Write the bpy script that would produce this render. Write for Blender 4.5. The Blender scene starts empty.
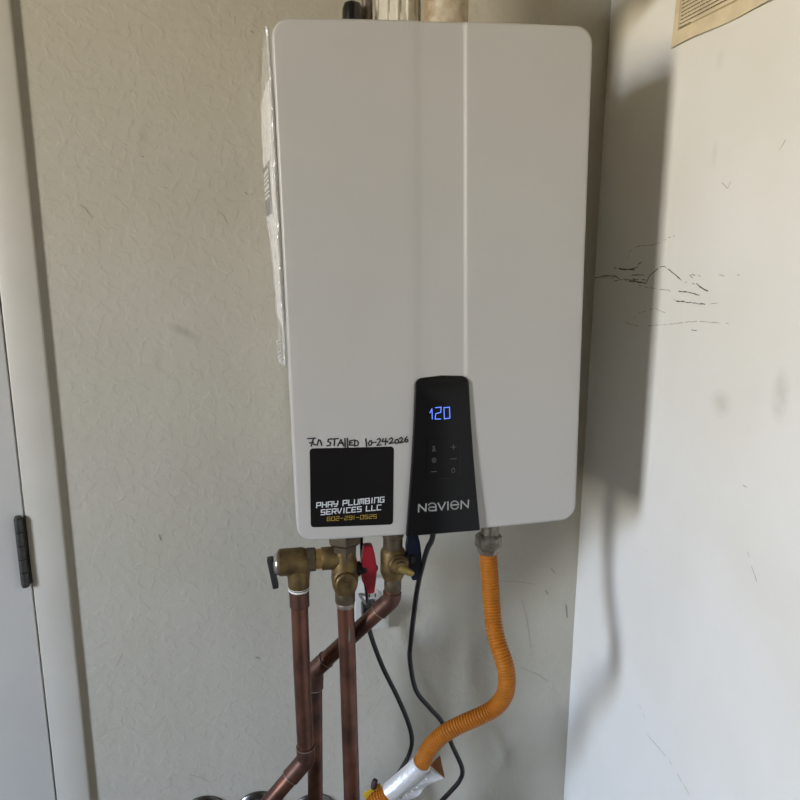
import bpy, bmesh, math, random
from mathutils import Vector, Matrix, noise
random.seed(7)
PI = math.pi
scene = bpy.context.scene
COL = scene.collection

# ---------------------------------------------------------------- camera
cam_d = bpy.data.cameras.new('camera')
cam_d.sensor_width = 36.0
cam_d.lens = 738.0 / 800.0 * 36.0
cam_d.clip_start = 0.02
cam = bpy.data.objects.new('camera', cam_d)
COL.objects.link(cam)
yaw, pitch, roll = math.radians(9.396), math.radians(-12.43), math.radians(0.205)
f0 = Vector((math.sin(yaw), math.cos(yaw), 0)); r0 = Vector((math.cos(yaw), -math.sin(yaw), 0))
fw = f0 * math.cos(pitch) + Vector((0, 0, 1)) * math.sin(pitch)
u0 = r0.cross(fw)
rt = r0 * math.cos(roll) + u0 * math.sin(roll)
up = -r0 * math.sin(roll) + u0 * math.cos(roll)
M = Matrix((rt, up, -fw)).transposed().to_4x4()
M.translation = Vector((-0.2322, -1.3906, 1.644))
cam.matrix_world = M
scene.camera = cam

# ---------------------------------------------------------------- world: daylight outside the garage
world = bpy.data.worlds.new('daylight')
scene.world = world
world.use_nodes = True
nt = world.node_tree
nt.nodes.clear()
wo = nt.nodes.new('ShaderNodeOutputWorld')
bg = nt.nodes.new('ShaderNodeBackground')
tc = nt.nodes.new('ShaderNodeTexCoord')
sep = nt.nodes.new('ShaderNodeSeparateXYZ')
rmp = nt.nodes.new('ShaderNodeValToRGB')
mr = nt.nodes.new('ShaderNodeMapRange')
mr.inputs['From Min'].default_value = -0.10
mr.inputs['From Max'].default_value = 0.40
nt.links.new(tc.outputs['Generated'], sep.inputs[0])
nt.links.new(sep.outputs['Z'], mr.inputs['Value'])
nt.links.new(mr.outputs[0], rmp.inputs[0])
nt.links.new(rmp.outputs[0], bg.inputs[0])
nt.links.new(bg.outputs[0], wo.inputs[0])
SKY, GROUND = (0.93, 1.16, 1.55, 1), (0.93, 0.79, 0.54, 1)
e = rmp.color_ramp.elements
e[0].position, e[0].color = 0.15, GROUND
e[1].position, e[1].color = 0.85, SKY
bg.inputs[1].default_value = 53.0

# light portal in the large window opening of the left wall, the only daylight opening
DOOR_Y, DOOR_W, SILL, DOOR_H, LEFT_X = -2.85, 1.00, 1.25, 3.0, -4.6
pd = bpy.data.lights.new('doorway_portal', 'AREA')
pd.shape = 'RECTANGLE'; pd.size = DOOR_W; pd.size_y = DOOR_H - SILL
pd.cycles.is_portal = True
po = bpy.data.objects.new('doorway_portal', pd)
COL.objects.link(po)
po.location = (LEFT_X - 0.02, DOOR_Y, (DOOR_H + SILL) / 2)
po.rotation_euler = (PI / 2, 0, -PI / 2)

vs = scene.view_settings
vs.view_transform = 'Standard'; vs.look = 'None'; vs.gamma = 1.0; vs.use_curve_mapping = False
vs.exposure = 0.0

# ---------------------------------------------------------------- materials
MATS = {}
def mat(name, color, rough=0.5, metal=0.0, var=0.0, vscale=30.0, bump=0.0, bscale=80.0, color2=None, emit=None, spec=0.5, coat=0.0):
    if name in MATS: return MATS[name]
    m = bpy.data.materials.new(name); m.use_nodes = True
    t = m.node_tree; b = t.nodes['Principled BSDF']
    b.inputs['Base Color'].default_value = (*color, 1)
    b.inputs['Roughness'].default_value = rough
    b.inputs['Metallic'].default_value = metal
    b.inputs['Specular IOR Level'].default_value = spec
    b.inputs['Coat Weight'].default_value = coat
    co = t.nodes.new('ShaderNodeTexCoord')
    if var > 0:
        n = t.nodes.new('ShaderNodeTexNoise'); n.inputs['Scale'].default_value = vscale; n.inputs['Detail'].default_value = 5
        t.links.new(co.outputs['Object'], n.inputs['Vector'])
        mx = t.nodes.new('ShaderNodeMix'); mx.data_type = 'RGBA'
        c2 = color2 if color2 else tuple(c * (1 - var) for c in color)
        mx.inputs['A'].default_value = (*color, 1); mx.inputs['B'].default_value = (*c2, 1)
        mp = t.nodes.new('ShaderNodeMapRange'); mp.inputs['From Min'].default_value = 0.38; mp.inputs['From Max'].default_value = 0.68
        t.links.new(n.outputs['Fac'], mp.inputs['Value']); t.links.new(mp.outputs[0], mx.inputs['Factor'])
        t.links.new(mx.outputs['Result'], b.inputs['Base Color'])
    if bump > 0:
        n2 = t.nodes.new('ShaderNodeTexNoise'); n2.inputs['Scale'].default_value = bscale; n2.inputs['Detail'].default_value = 3
        t.links.new(co.outputs['Object'], n2.inputs['Vector'])
        bp = t.nodes.new('ShaderNodeBump'); bp.inputs['Strength'].default_value = 1.0; bp.inputs['Distance'].default_value = bump
        t.links.new(n2.outputs['Fac'], bp.inputs['Height']); t.links.new(bp.outputs[0], b.inputs['Normal'])
    if emit:
        b.inputs['Emission Color'].default_value = (*emit[0], 1); b.inputs['Emission Strength'].default_value = emit[1]
    MATS[name] = m
    return m

def wall_material(name, color, knock, stains):
    """painted drywall: knock-down texture relief, faint mottling, a few dirt smudges (centre, semi-axes, strength)"""
    m = bpy.data.materials.new(name); m.use_nodes = True
    t = m.node_tree; b = t.nodes['Principled BSDF']; L = t.links.new
    b.inputs['Roughness'].default_value = 0.62
    b.inputs['Specular IOR Level'].default_value = 0.3
    co = t.nodes.new('ShaderNodeTexCoord')
    n = t.nodes.new('ShaderNodeTexNoise'); n.inputs['Scale'].default_value = 3.5; n.inputs['Detail'].default_value = 4
    L(co.outputs['Object'], n.inputs['Vector'])
    mx = t.nodes.new('ShaderNodeMix'); mx.data_type = 'RGBA'
    mx.inputs['A'].default_value = (*color, 1); mx.inputs['B'].default_value = (*[c * f for c, f in zip(color, (0.94, 0.93, 0.90))], 1)
    mp = t.nodes.new('ShaderNodeMapRange'); mp.inputs['From Min'].default_value = 0.4; mp.inputs['From Max'].default_value = 0.7
    L(n.outputs['Fac'], mp.inputs['Value']); L(mp.outputs[0], mx.inputs['Factor'])
    last = mx.outputs['Result']
    wob = t.nodes.new('ShaderNodeTexNoise'); wob.inputs['Scale'].default_value = 40; wob.inputs['Detail'].default_value = 4
    L(co.outputs['Object'], wob.inputs['Vector'])
    for (c, ax, ang, st) in stains:
        mpg = t.nodes.new('ShaderNodeMapping'); mpg.vector_type = 'TEXTURE'
        mpg.inputs['Location'].default_value = c
        mpg.inputs['Rotation'].default_value = ang
        mpg.inputs['Scale'].default_value = ax
        L(co.outputs['Object'], mpg.inputs['Vector'])
        ln = t.nodes.new('ShaderNodeVectorMath'); ln.operation = 'LENGTH'
        L(mpg.outputs[0], ln.inputs[0])
        m1 = t.nodes.new('ShaderNodeMapRange'); m1.inputs['From Min'].default_value = 1.0; m1.inputs['From Max'].default_value = 0.2
        L(ln.outputs['Value'], m1.inputs['Value'])
        mu = t.nodes.new('ShaderNodeMath'); mu.operation = 'MULTIPLY'
        L(m1.outputs[0], mu.inputs[0]); L(wob.outputs['Fac'], mu.inputs[1])
        mu2 = t.nodes.new('ShaderNodeMath'); mu2.operation = 'MULTIPLY'; mu2.inputs[1].default_value = st * 2
        L(mu.outputs[0], mu2.inputs[0])
        ms = t.nodes.new('ShaderNodeMix'); ms.data_type = 'RGBA'
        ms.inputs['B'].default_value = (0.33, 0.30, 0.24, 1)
        L(mu2.outputs[0], ms.inputs['Factor']); L(last, ms.inputs['A'])
        last = ms.outputs['Result']
    L(last, b.inputs['Base Color'])
    # relief: flattened blobs with soft rims, plus fine roller stipple
    k1 = t.nodes.new('ShaderNodeTexNoise'); k1.inputs['Scale'].default_value = 48; k1.inputs['Detail'].default_value = 5.0; k1.inputs['Distortion'].default_value = 0.5
    L(co.outputs['Object'], k1.inputs['Vector'])
    r1 = t.nodes.new('ShaderNodeMapRange'); r1.inputs['From Min'].default_value = 0.44; r1.inputs['From Max'].default_value = 0.62
    r1.interpolation_type = 'SMOOTHSTEP'
    L(k1.outputs['Fac'], r1.inputs['Value'])
    k2 = t.nodes.new('ShaderNodeTexNoise'); k2.inputs['Scale'].default_value = 230; k2.inputs['Detail'].default_value = 2
    L(co.outputs['Object'], k2.inputs['Vector'])
    ad = t.nodes.new('ShaderNodeMath'); ad.operation = 'MULTIPLY_ADD'; ad.inputs[1].default_value = 0.22
    L(k2.outputs['Fac'], ad.inputs[0]); L(r1.outputs[0], ad.inputs[2])
    bp = t.nodes.new('ShaderNodeBump'); bp.inputs['Strength'].default_value = 1.0; bp.inputs['Distance'].default_value = knock
    L(ad.outputs[0], bp.inputs['Height']); L(bp.outputs[0], b.inputs['Normal'])
    return m

# ---------------------------------------------------------------- helpers
def obj(name, bm, m, parent=None, smooth=True, angle=38):
    me = bpy.data.meshes.new(name)
    bm.normal_update()
    bm.to_mesh(me); bm.free()
    if smooth:
        me.shade_smooth(); me.set_sharp_from_angle(angle=math.radians(angle))
    me.materials.append(m)
    o = bpy.data.objects.new(name, me)
    COL.objects.link(o)
    if parent: o.parent = parent
    return o

def thing(name, label, cat, loc=(0, 0, 0), group=None):
    o = bpy.data.objects.new(name, None)
    o.empty_display_size = 0.05
    COL.objects.link(o); o.location = loc
    o['label'] = label; o['category'] = cat
    if group: o['group'] = group
    return o

def tag(o, label, cat, group=None):
    o['label'] = label; o['category'] = cat
    if group: o['group'] = group
    return o

def struct(o, label=None, cat=None):
    o['kind'] = 'structure'
    if label: o['label'] = label
    if cat: o['category'] = cat
    return o

def NB(): return bmesh.new()

def box(bm, lo, hi, bev=0.0):
    g = bmesh.ops.create_cube(bm, size=1.0)
    vs_ = g['verts']
    for v in vs_:
        v.co = Vector([lo[i] + (v.co[i] + 0.5) * (hi[i] - lo[i]) for i in range(3)])
    if bev > 0:
        es = list({e for v in vs_ for e in v.link_edges})
        bmesh.ops.bevel(bm, geom=es, offset=bev, segments=2, profile=0.5, affect='EDGES')

def frame(d):
    d = d.normalized()
    a = Vector((0, 0, 1)) if abs(d.z) < 0.9 else Vector((0, 1, 0))
    x = a.cross(d).normalized()
    return x, d.cross(x).normalized()

def lathe(bm, o, d, prof, seg=20, rot=0.0, squash=None):
    """revolve profile [(t, r)] about axis from o along d; capped"""
    o, d = Vector(o), Vector(d).normalized()
    x, y = frame(d)
    rings = []
    for t, r in prof:
        ring = []
        for k in range(seg):
            a = rot + 2 * PI * k / seg
            ring.append(bm.verts.new(o + d * t + (x * math.cos(a) + y * math.sin(a)) * max(r, 1e-5)))
        rings.append(ring)
    for A, B_ in zip(rings, rings[1:]):
        for k in range(seg):
            bm.faces.new((A[k], A[(k + 1) % seg], B_[(k + 1) % seg], B_[k]))
    bm.faces.new(rings[0][::-1]); bm.faces.new(rings[-1])

def resample(pts, step):
    """Catmull-Rom through pts, resampled at an even step"""
    P = [Vector(p) for p in pts]
    P = [P[0] * 2 - P[1]] + P + [P[-1] * 2 - P[-2]]
    out = []
    for i in range(1, len(P) - 2):
        for k in range(24):
            t = k / 24
            a, b_, c, d = P[i - 1], P[i], P[i + 1], P[i + 2]
            out.append(0.5 * ((2 * b_) + (c - a) * t + (2 * a - 5 * b_ + 4 * c - d) * t * t + (3 * b_ - a - 3 * c + d) * t ** 3))
    out.append(P[-2])
    L = [0]
    for a, b_ in zip(out, out[1:]): L.append(L[-1] + (b_ - a).length)
    n = max(2, int(L[-1] / step)); res = []; j = 0
    for i in range(n + 1):
        s = L[-1] * i / n
        while j < len(L) - 2 and L[j + 1] < s: j += 1
        f = (s - L[j]) / max(1e-9, L[j + 1] - L[j])
        res.append(out[j].lerp(out[j + 1], f))
    return res

def sweep(bm, pts, rad, seg=14):
    """tube along points; rad is a number or f(i)"""
    pts = [Vector(p) for p in pts]
    n = len(pts); x = None; rings = []
    for i, p in enumerate(pts):
        d = (pts[min(i + 1, n - 1)] - pts[max(i - 1, 0)]).normalized()
        if x is None: x, y = frame(d)
        else:
            x = (x - d * x.dot(d)).normalized(); y = d.cross(x)
        r = rad(i) if callable(rad) else rad
        rings.append([bm.verts.new(p + (x * math.cos(2 * PI * k / seg) + y * math.sin(2 * PI * k / seg)) * r) for k in range(seg)])
    for A, B_ in zip(rings, rings[1:]):
        for k in range(seg):
            bm.faces.new((A[k], A[(k + 1) % seg], B_[(k + 1) % seg], B_[k]))
    bm.faces.new(rings[0][::-1]); bm.faces.new(rings[-1])

def bend(pts, r, n=7):
    """polyline with corners rounded at radius r"""
    P = [Vector(p) for p in pts]; out = [P[0]]
    for a, b_, c in zip(P, P[1:], P[2:]):
        u, v = (a - b_).normalized(), (c - b_).normalized()
        ang = u.angle(v); cut = min(r / math.tan(ang / 2), (a - b_).length * 0.49, (c - b_).length * 0.49)
        A, C = b_ + u * cut, b_ + v * cut
        for k in range(n + 1):
            t = k / n
            out.append(A * (1 - t) ** 2 + b_ * 2 * t * (1 - t) + C * t * t)
    out.append(P[-1])
    return out

def ribbon(bm, pts, w, place):
    """stroke of width w along 2D points, mapped to 3D by place(u, v)"""
    for (a, b_) in zip(pts, pts[1:]):
        a, b_ = Vector(a), Vector(b_)
        d = (b_ - a)
        if d.length < 1e-7: d = Vector((1e-4, 0))
        d = d.normalized() * (w / 2); nrm = Vector((-d.y, d.x))
        q = [a - d * 0.8 - nrm, b_ + d * 0.8 - nrm, b_ + d * 0.8 + nrm, a - d * 0.8 + nrm]
        bm.faces.new([bm.verts.new(place(*c)) for c in q])

def prism(bm, poly, y0, y1, place=lambda x, y, z: Vector((x, y, z))):
    """polygon in (x, z) extruded from y0 to y1"""
    A = [bm.verts.new(place(x, y0, z)) for x, z in poly]
    B_ = [bm.verts.new(place(x, y1, z)) for x, z in poly]
    n = len(poly)
    bm.faces.new(A); bm.faces.new(B_[::-1])
    for i in range(n): bm.faces.new((A[i], B_[i], B_[(i + 1) % n], A[(i + 1) % n]))
    bmesh.ops.recalc_face_normals(bm, faces=bm.faces[:])

def grid_faces(bm, G):
    for A, B_ in zip(G, G[1:]):
        for k in range(len(A) - 1):
            bm.faces.new((A[k], A[k + 1], B_[k + 1], B_[k]))

def roundrect(x0, x1, z0, z1, r, n=5):
    out = []
    for cx, cz, a0 in ((x1 - r, z0 + r, -PI / 2), (x1 - r, z1 - r, 0), (x0 + r, z1 - r, PI / 2), (x0 + r, z0 + r, PI)):
        for k in range(n + 1):
            a = a0 + PI / 2 * k / n
            out.append((cx + r * math.cos(a), cz + r * math.sin(a)))
    return out

# ================================================================ the room
XR = 0.386                       # inner face of the right wall
CEIL = 3.10
REAR = -6.6
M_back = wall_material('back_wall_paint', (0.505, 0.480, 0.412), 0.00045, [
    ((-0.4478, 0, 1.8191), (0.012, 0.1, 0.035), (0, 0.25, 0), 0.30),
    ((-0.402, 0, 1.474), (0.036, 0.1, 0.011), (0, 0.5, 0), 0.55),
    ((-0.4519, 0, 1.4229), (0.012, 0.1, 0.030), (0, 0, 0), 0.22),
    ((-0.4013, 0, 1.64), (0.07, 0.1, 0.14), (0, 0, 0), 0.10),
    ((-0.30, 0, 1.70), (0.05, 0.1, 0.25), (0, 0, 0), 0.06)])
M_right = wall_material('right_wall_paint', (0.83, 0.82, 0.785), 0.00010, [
    ((XR, -0.4537, 1.415), (0.1, 0.030, 0.024), (0, 0, 0), 0.22),
    ((XR, -0.575, 1.452), (0.1, 0.020, 0.040), (0, 0, 0), 0.25),
    ((XR, -0.3721, 1.8867), (0.1, 0.012, 0.020), (0, 0, 0), 0.10),
    ((XR, -0.38, 1.76), (0.1, 0.010, 0.022), (0, 0, 0), 0.14)])
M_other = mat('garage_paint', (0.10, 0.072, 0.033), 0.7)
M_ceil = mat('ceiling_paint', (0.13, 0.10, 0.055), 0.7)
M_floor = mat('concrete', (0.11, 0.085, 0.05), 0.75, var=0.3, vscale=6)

DX1, DX0, DTOP = -0.704, -1.52, 2.06      # door opening in the back wall
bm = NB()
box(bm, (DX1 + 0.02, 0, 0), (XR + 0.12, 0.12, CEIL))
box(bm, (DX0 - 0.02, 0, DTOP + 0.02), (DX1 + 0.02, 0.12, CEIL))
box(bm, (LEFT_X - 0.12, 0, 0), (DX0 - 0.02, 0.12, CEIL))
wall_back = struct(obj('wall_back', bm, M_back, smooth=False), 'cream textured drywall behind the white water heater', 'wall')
JOG = -2.0      # unseen end: side wall cut short to limit its bounced light
bm = NB(); box(bm, (XR, JOG, 0), (XR + 0.12, 0, CEIL))
wall_right = struct(obj('wall_right', bm, M_right, smooth=False), 'bright smooth side wall with dark pencil-like scratches', 'wall')
bm = NB()
box(bm, (LEFT_X - 0.12, DOOR_Y + DOOR_W / 2, 0), (LEFT_X, 0, CEIL))
box(bm, (LEFT_X - 0.12, REAR, 0), (LEFT_X, DOOR_Y - DOOR_W / 2, CEIL))
box(bm, (LEFT_X - 0.12, DOOR_Y - DOOR_W / 2, DOOR_H), (LEFT_X, DOOR_Y + DOOR_W / 2, CEIL))
box(bm, (LEFT_X - 0.12, DOOR_Y - DOOR_W / 2, 0), (LEFT_X, DOOR_Y + DOOR_W / 2, SILL))
struct(obj('wall_left', bm, M_other, smooth=False), 'far garage wall with the tall window opening that lets daylight in', 'wall')
bm = NB(); box(bm, (XR + 0.12, JOG, 0), (2.92, JOG + 0.12, CEIL)); box(bm, (2.8, REAR, 0), (2.92, JOG, CEIL))  # unseen dark recess, added so less light bounces back
struct(obj('wall_far_right', bm, M_other, smooth=False), 'added unseen set-back garage wall beyond the cut-short side wall', 'wall')
bm = NB(); box(bm, (LEFT_X - 0.12, REAR - 0.12, 0), (2.92, REAR, CEIL))
struct(obj('wall_rear', bm, M_other, smooth=False), 'garage wall opposite the water heater', 'wall')
bm = NB(); box(bm, (LEFT_X - 0.12, REAR - 0.12, -0.1), (2.92, 0.12, 0))
struct(obj('floor', bm, M_floor, smooth=False), 'bare grey concrete garage floor', 'floor')
bm = NB(); box(bm, (LEFT_X - 0.12, REAR - 0.12, CEIL), (2.92, 0.12, CEIL + 0.1))
struct(obj('ceiling', bm, M_ceil, smooth=False), 'plain painted garage ceiling', 'ceiling')

# door, casing, hinge
M_trim = mat('trim_paint', (0.59, 0.565, 0.505), 0.45, var=0.05, vscale=8)
M_door = mat('door_paint', (0.64, 0.63, 0.60), 0.42, var=0.05, vscale=5)
M_hinge = mat('dark_bronze', (0.085, 0.083, 0.078), 0.42, 0.5, var=0.3, vscale=90)
CF = -0.0120
bm = NB(); box(bm, (-0.7055, CF, 0.0), (-0.6420, 0.0, DTOP + 0.068), 0.0045)
struct(obj('trim_1', bm, M_trim), 'flat painted door casing at the left edge of the picture', 'trim')
bm = NB(); box(bm, (DX0 - 0.07, CF, DTOP), (-0.7056, 0.0, DTOP + 0.068), 0.0025)
struct(obj('trim_2', bm, M_trim), 'flat painted head casing over the door', 'trim')
bm = NB(); box(bm, (DX0 - 0.07, CF, 0), (DX0, 0.0, DTOP - 0.0001), 0.0025)
struct(obj('trim_3', bm, M_trim), 'flat painted door casing on the latch side', 'trim')
door = bpy.data.objects.new('door_1', None); COL.objects.link(door)
door.location = (DX1, 0, 0)
struct(door, 'painted flat door with dark hinge beside its casing', 'door')
def dl(x): return x - DX1
bm = NB(); box(bm, (dl(DX0 + 0.003), CF + 0.003, 0.002), (dl(-0.7090), 0.004, DTOP - 0.004), 0.0015)
obj('door_leaf', bm, M_door, door)
bm = NB(); box(bm, (dl(-0.7065), CF + 0.020, 0.0), (dl(-0.684), 0.05, DTOP), 0)
obj('door_jamb', bm, M_trim, door)
for lo, hi in (((dl(-0.735), 0.0045, 0.0), (dl(-0.6845), 0.045, DTOP + 0.02)), ((dl(DX0 - 0.02), 0.0045, 0.0), (dl(DX0 + 0.03), 0.045, DTOP + 0.02)), ((dl(DX0 + 0.0301), 0.0045, DTOP - 0.03), (dl(-0.7351), 0.045, DTOP + 0.02))):
    bm = NB(); box(bm, lo, hi); obj('door_stop', bm, M_trim, door, smooth=False)  # unseen stops added to block daylight leaking through the door gap
for hz in (0.25, 1.0715, 1.82):
    hb = NB()
    box(hb, (dl(-0.7080), CF - 0.003, hz - 0.066), (dl(-0.7060), CF + 0.012, hz + 0.066))
    h = obj('hinge', hb, M_hinge, door)
    h['label'] = 'dark bronze door hinge'
    for k in range(5):
        kb = NB(); z0 = hz - 0.066 + k * 0.0265
        lathe(kb, (dl(-0.7150), CF - 0.006, z0), (0, 0, 1), [(0, 0.0062), (0.0006, 0.0074), (0.0252, 0.0074), (0.0258, 0.0062)], 18)
        obj('knuckle', kb, M_hinge, h)
    kb = NB()
    for zz, s in ((hz + 0.0665, 1), (hz - 0.0665, -1)):
        lathe(kb, (dl(-0.7150), CF - 0.006, zz), (0, 0, s), [(0, 0.0066), (0.003, 0.0062), (0.0045, 0.004)], 16)
    obj('pin', kb, M_hinge, h)
kb = NB()
lathe(kb, (dl(DX0 + 0.07), CF + 0.003, 0.95), (0, -1, 0), [(0, 0.032), (0.006, 0.030), (0.008, 0.012), (0.03, 0.012), (0.036, 0.022), (0.05, 0.027), (0.062, 0.022), (0.066, 0.008)], 24)
obj('door_knob', kb, M_hinge, door)

# scratches and nicks on the walls (thin dark marks of their own)
M_scr = mat('scratch_graphite', (0.10, 0.085, 0.07), 0.8)
M_scf = mat('faint_scratch', (0.36, 0.32, 0.26), 0.8)
M_nick = mat('wall_nick', (0.27, 0.25, 0.21), 0.8)
SCR = [[(-0.1381, 1.606), (-0.1409, 1.6208), (-0.1562, 1.6275), (-0.183, 1.6319), (-0.2189, 1.6323), (-0.246, 1.6377), (-0.2717, 1.6446), (-0.2912, 1.6481)], [(-0.088, 1.5891), (-0.1147, 1.5902), (-0.1478, 1.5899), (-0.1752, 1.5943), (-0.179, 1.6008), (-0.1905, 1.605)], [(-0.0839, 1.59), (-0.1298, 1.5885), (-0.1655, 1.59)], [(-0.0039, 1.5676), (-0.0459, 1.5733), (-0.0859, 1.5771), (-0.11, 1.5708)], [(-0.0375, 1.5736), (-0.0941, 1.574)], [(-0.0875, 1.5661), (-0.1323, 1.572), (-0.1683, 1.5714), (-0.2094, 1.569)], [(-0.1564, 1.5805), (-0.2006, 1.5827)], [(-0.1327, 1.5694), (-0.2093, 1.5696), (-0.219, 1.5827), (-0.2321, 1.5888), (-0.2523, 1.5979), (-0.2672, 1.5994), (-0.2918, 1.5916), (-0.3215, 1.5806)], [(-0.161, 1.5736), (-0.2086, 1.5743)], [(-0.0038, 1.5687), (-0.0868, 1.5709)], [(-0.1693, 1.5649), (-0.2298, 1.5625), (-0.2818, 1.5629)], [(-0.2817, 1.5635), (-0.291, 1.5606), (-0.2952, 1.552), (-0.3101, 1.5479)], [(-0.316, 1.5638), (-0.3457, 1.5639), (-0.3744, 1.5618)], [(-0.3129, 1.5481), (-0.3535, 1.5487), (-0.3913, 1.5497)], [(-0.4032, 1.551), (-0.4237, 1.5547)], [(-0.3245, 1.5788), (-0.3592, 1.5772)], [(-0.3642, 1.5775), (-0.3802, 1.5719), (-0.3953, 1.5694)], [(-0.3441, 1.5897), (-0.3516, 1.5859)], [(-0.3492, 1.5905), (-0.3647, 1.5902)], [(-0.3671, 1.5909), (-0.3724, 1.5889)], [(-0.376, 1.5918), (-0.3784, 1.5887)], [(-0.4195, 1.594), (-0.4378, 1.5923), (-0.455, 1.5934), (-0.4672, 1.5963)], [(-0.175, 1.5048), (-0.1907, 1.5163), (-0.2164, 1.5236), (-0.2475, 1.5303), (-0.2787, 1.5266)], [(-0.1477, 1.4951), (-0.194, 1.4948)], [(-0.2269, 1.4986), (-0.2818, 1.5072), (-0.3478, 1.5185)], [(-0.3477, 1.519), (-0.388, 1.5243), (-0.4529, 1.5286)], [(-0.3536, 1.5088), (-0.3754, 1.5092)], [(-0.5473, 1.229), (-0.5586, 1.2138), (-0.5719, 1.1985)], [(-0.5225, 1.751), (-0.5318, 1.7616), (-0.5372, 1.7725)], [(-0.3368, 0.791), (-0.4044, 0.7974), (-0.4743, 0.7848)], [(-0.4712, 1.2329), (-0.4867, 1.23)], [(-0.3018, 0.8263), (-0.3222, 0.8145)], [(-0.228, 0.7863), (-0.2351, 0.7953)], [(-0.2792, 1.1145), (-0.2828, 1.1142)], [(-0.4048, 1.7197), (-0.4203, 1.712), (-0.426, 1.7196)], [(-0.5149, 1.3149), (-0.5367, 1.3166)]]
SCB = [[(0.3263, 0.955), (0.3359, 0.9427)], [(0.3153, 0.9048), (0.3225, 0.8949)], [(0.3649, 0.8655), (0.3688, 0.8367)], [(0.2141, 0.9335), (0.2472, 0.931), (0.2921, 0.9206)], [(0.2646, 0.8855), (0.2778, 0.8374), (0.2898, 0.7694)], [(0.2665, 0.7255), (0.3064, 0.7044), (0.3328, 0.6844)], [(-0.4402, 0.5444), (-0.4243, 0.5375), (-0.4086, 0.5257)], [(-0.5639, 1.6966), (-0.5562, 1.6917), (-0.546, 1.6749)], [(-0.3302, 1.6869), (-0.3218, 1.6801), (-0.3172, 1.6679)], [(-0.2625, 1.9874), (-0.2592, 1.9844)], [(-0.4554, 1.7796), (-0.4522, 1.778)], [(-0.4719, 1.0841), (-0.469, 1.0715)], [(-0.2988, 0.8044), (-0.2909, 0.8014)], [(-0.2834, 1.7219), (-0.28, 1.7185)]]

HEAVY = {1, 2, 3, 4, 5, 6, 7, 8, 12, 13, 16, 17, 18, 26}
bmH, bmL = NB(), NB()
for i, l in enumerate(SCR):
    hv = i in HEAVY
    pts = []
    for (a, b_) in zip(l, l[1:]):
        n = max(1, int(math.dist(a, b_) / 0.006))
        for k in range(n):
            t = k / n
            pts.append((a[0] + (b_[0] - a[0]) * t + random.uniform(-1, 1) * 0.0006, a[1] + (b_[1] - a[1]) * t + random.uniform(-1, 1) * 0.0006))
    pts.append(l[-1])
    for (a, b_) in zip(pts, pts[1:]):
        if random.random() < (0.10 if hv else 0.28): continue
        w = random.uniform(0.0008, 0.0021) if hv else random.uniform(0.0005, 0.0011)
        ribbon(bmH if hv else bmL, [a, b_], w, lambda u, v: Vector((XR - 0.0003, u, v)))
obj('scratches', bmH, M_scr, wall_right, smooth=False)
obj('faint_scratches', bmL, M_scf, wall_right, smooth=False)
bmB = NB()
for l in SCB:
    for (a, b_) in zip(l, l[1:]):
        ribbon(bmB, [a, b_], random.uniform(0.0012, 0.0022) if len(l) == 2 else 0.0007, lambda u, v: Vector((u, -0.0011, v)))
obj('nicks', bmB, M_nick, wall_back, smooth=False)

# ================================================================ tankless water heater
W, H, D, BUL = 0.4435, 0.7300, 0.335, 0.008
heater = thing('tankless_water_heater', 'white wall-hung tankless water heater with black control panel', 'water heater', (0.0077, 0, 1.2001))
ZLO = -0.0028     # the cover's lower edge hangs just below the chassis
heater.rotation_euler = (0, -math.radians(1.2278), 0)
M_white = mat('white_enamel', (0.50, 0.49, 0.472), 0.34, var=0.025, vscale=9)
M_chas = mat('chassis_enamel', (0.74, 0.73, 0.70), 0.42)
M_black = mat('black_panel', (0.0055, 0.0055, 0.006), 0.36, spec=0.22)
RB, RC = 0.0050, 0.0245
def chL(z): return -0.0395 + 0.0062 * (z / H)
def chR(z): return 0.0402 - 0.0018 * (z / H)
def sm(t): t = max(0, min(1, t)); return t * t * (3 - 2 * t)
def front_y(x, z, groove=True):
    y = -(D + BUL * (1 - (x / (W / 2)) ** 2))
    if groove:
        g = sm((x - chL(z) + 0.008) / 0.022) * sm((chR(z) + 0.002 - x) / 0.0080)
        y += 0.0036 * g * (0.75 + 0.25 * sm((x + 0.04) / 0.08))
    return y
ri = RC - RB
xe, z0, z1 = W / 2 - RB, ZLO + RB, ZLO + H - RB
zs = [z0 + ri * (1 - math.cos(PI / 2 * k / 8)) for k in range(8)]
zs += [z0 + ri + (z1 - z0 - 2 * ri) * k / 24 for k in range(25)]
zs += [z1 - ri + ri * math.sin(PI / 2 * k / 8) for k in range(1, 9)]
def xedge(z):
    if z < z0 + ri: q = z0 + ri - z
    elif z > z1 - ri: q = z - (z1 - ri)
    else: return xe
    return xe - ri + math.sqrt(max(0, ri * ri - q * q))
bm = NB(); G = []
for z in zs:
    ex = xedge(z); row = []
    L_, R_ = chL(z), chR(z)
    xs = [-ex + (ex - 0.16) * k / 5 for k in range(5)] + [-0.16, -0.13, -0.10, -0.07, -0.052, L_ - 0.004]
    xs += [L_ + (0.010 * k / 6) for k in range(7)]
    xs += [L_ + 0.010 + (R_ - 0.0062 - L_ - 0.010) * k / 8 for k in range(1, 8)]
    xs += [R_ - 0.0062 + 0.0082 * k / 6 for k in range(7)]
    xs += [R_ + 0.006, 0.055, 0.07, 0.10, 0.13, 0.16] + [0.16 + (ex - 0.16) * k / 5 for k in range(1, 6)]
    for x in xs: row.append(bm.verts.new((x, front_y(x, z), z)))
    G.append(row)
grid_faces(bm, G)
loop = [v for v in G[0]] + [r[-1] for r in G[1:]] + [v for v in reversed(G[-1][:-1])] + [r[0] for r in reversed(G[1:-1])]
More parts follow.
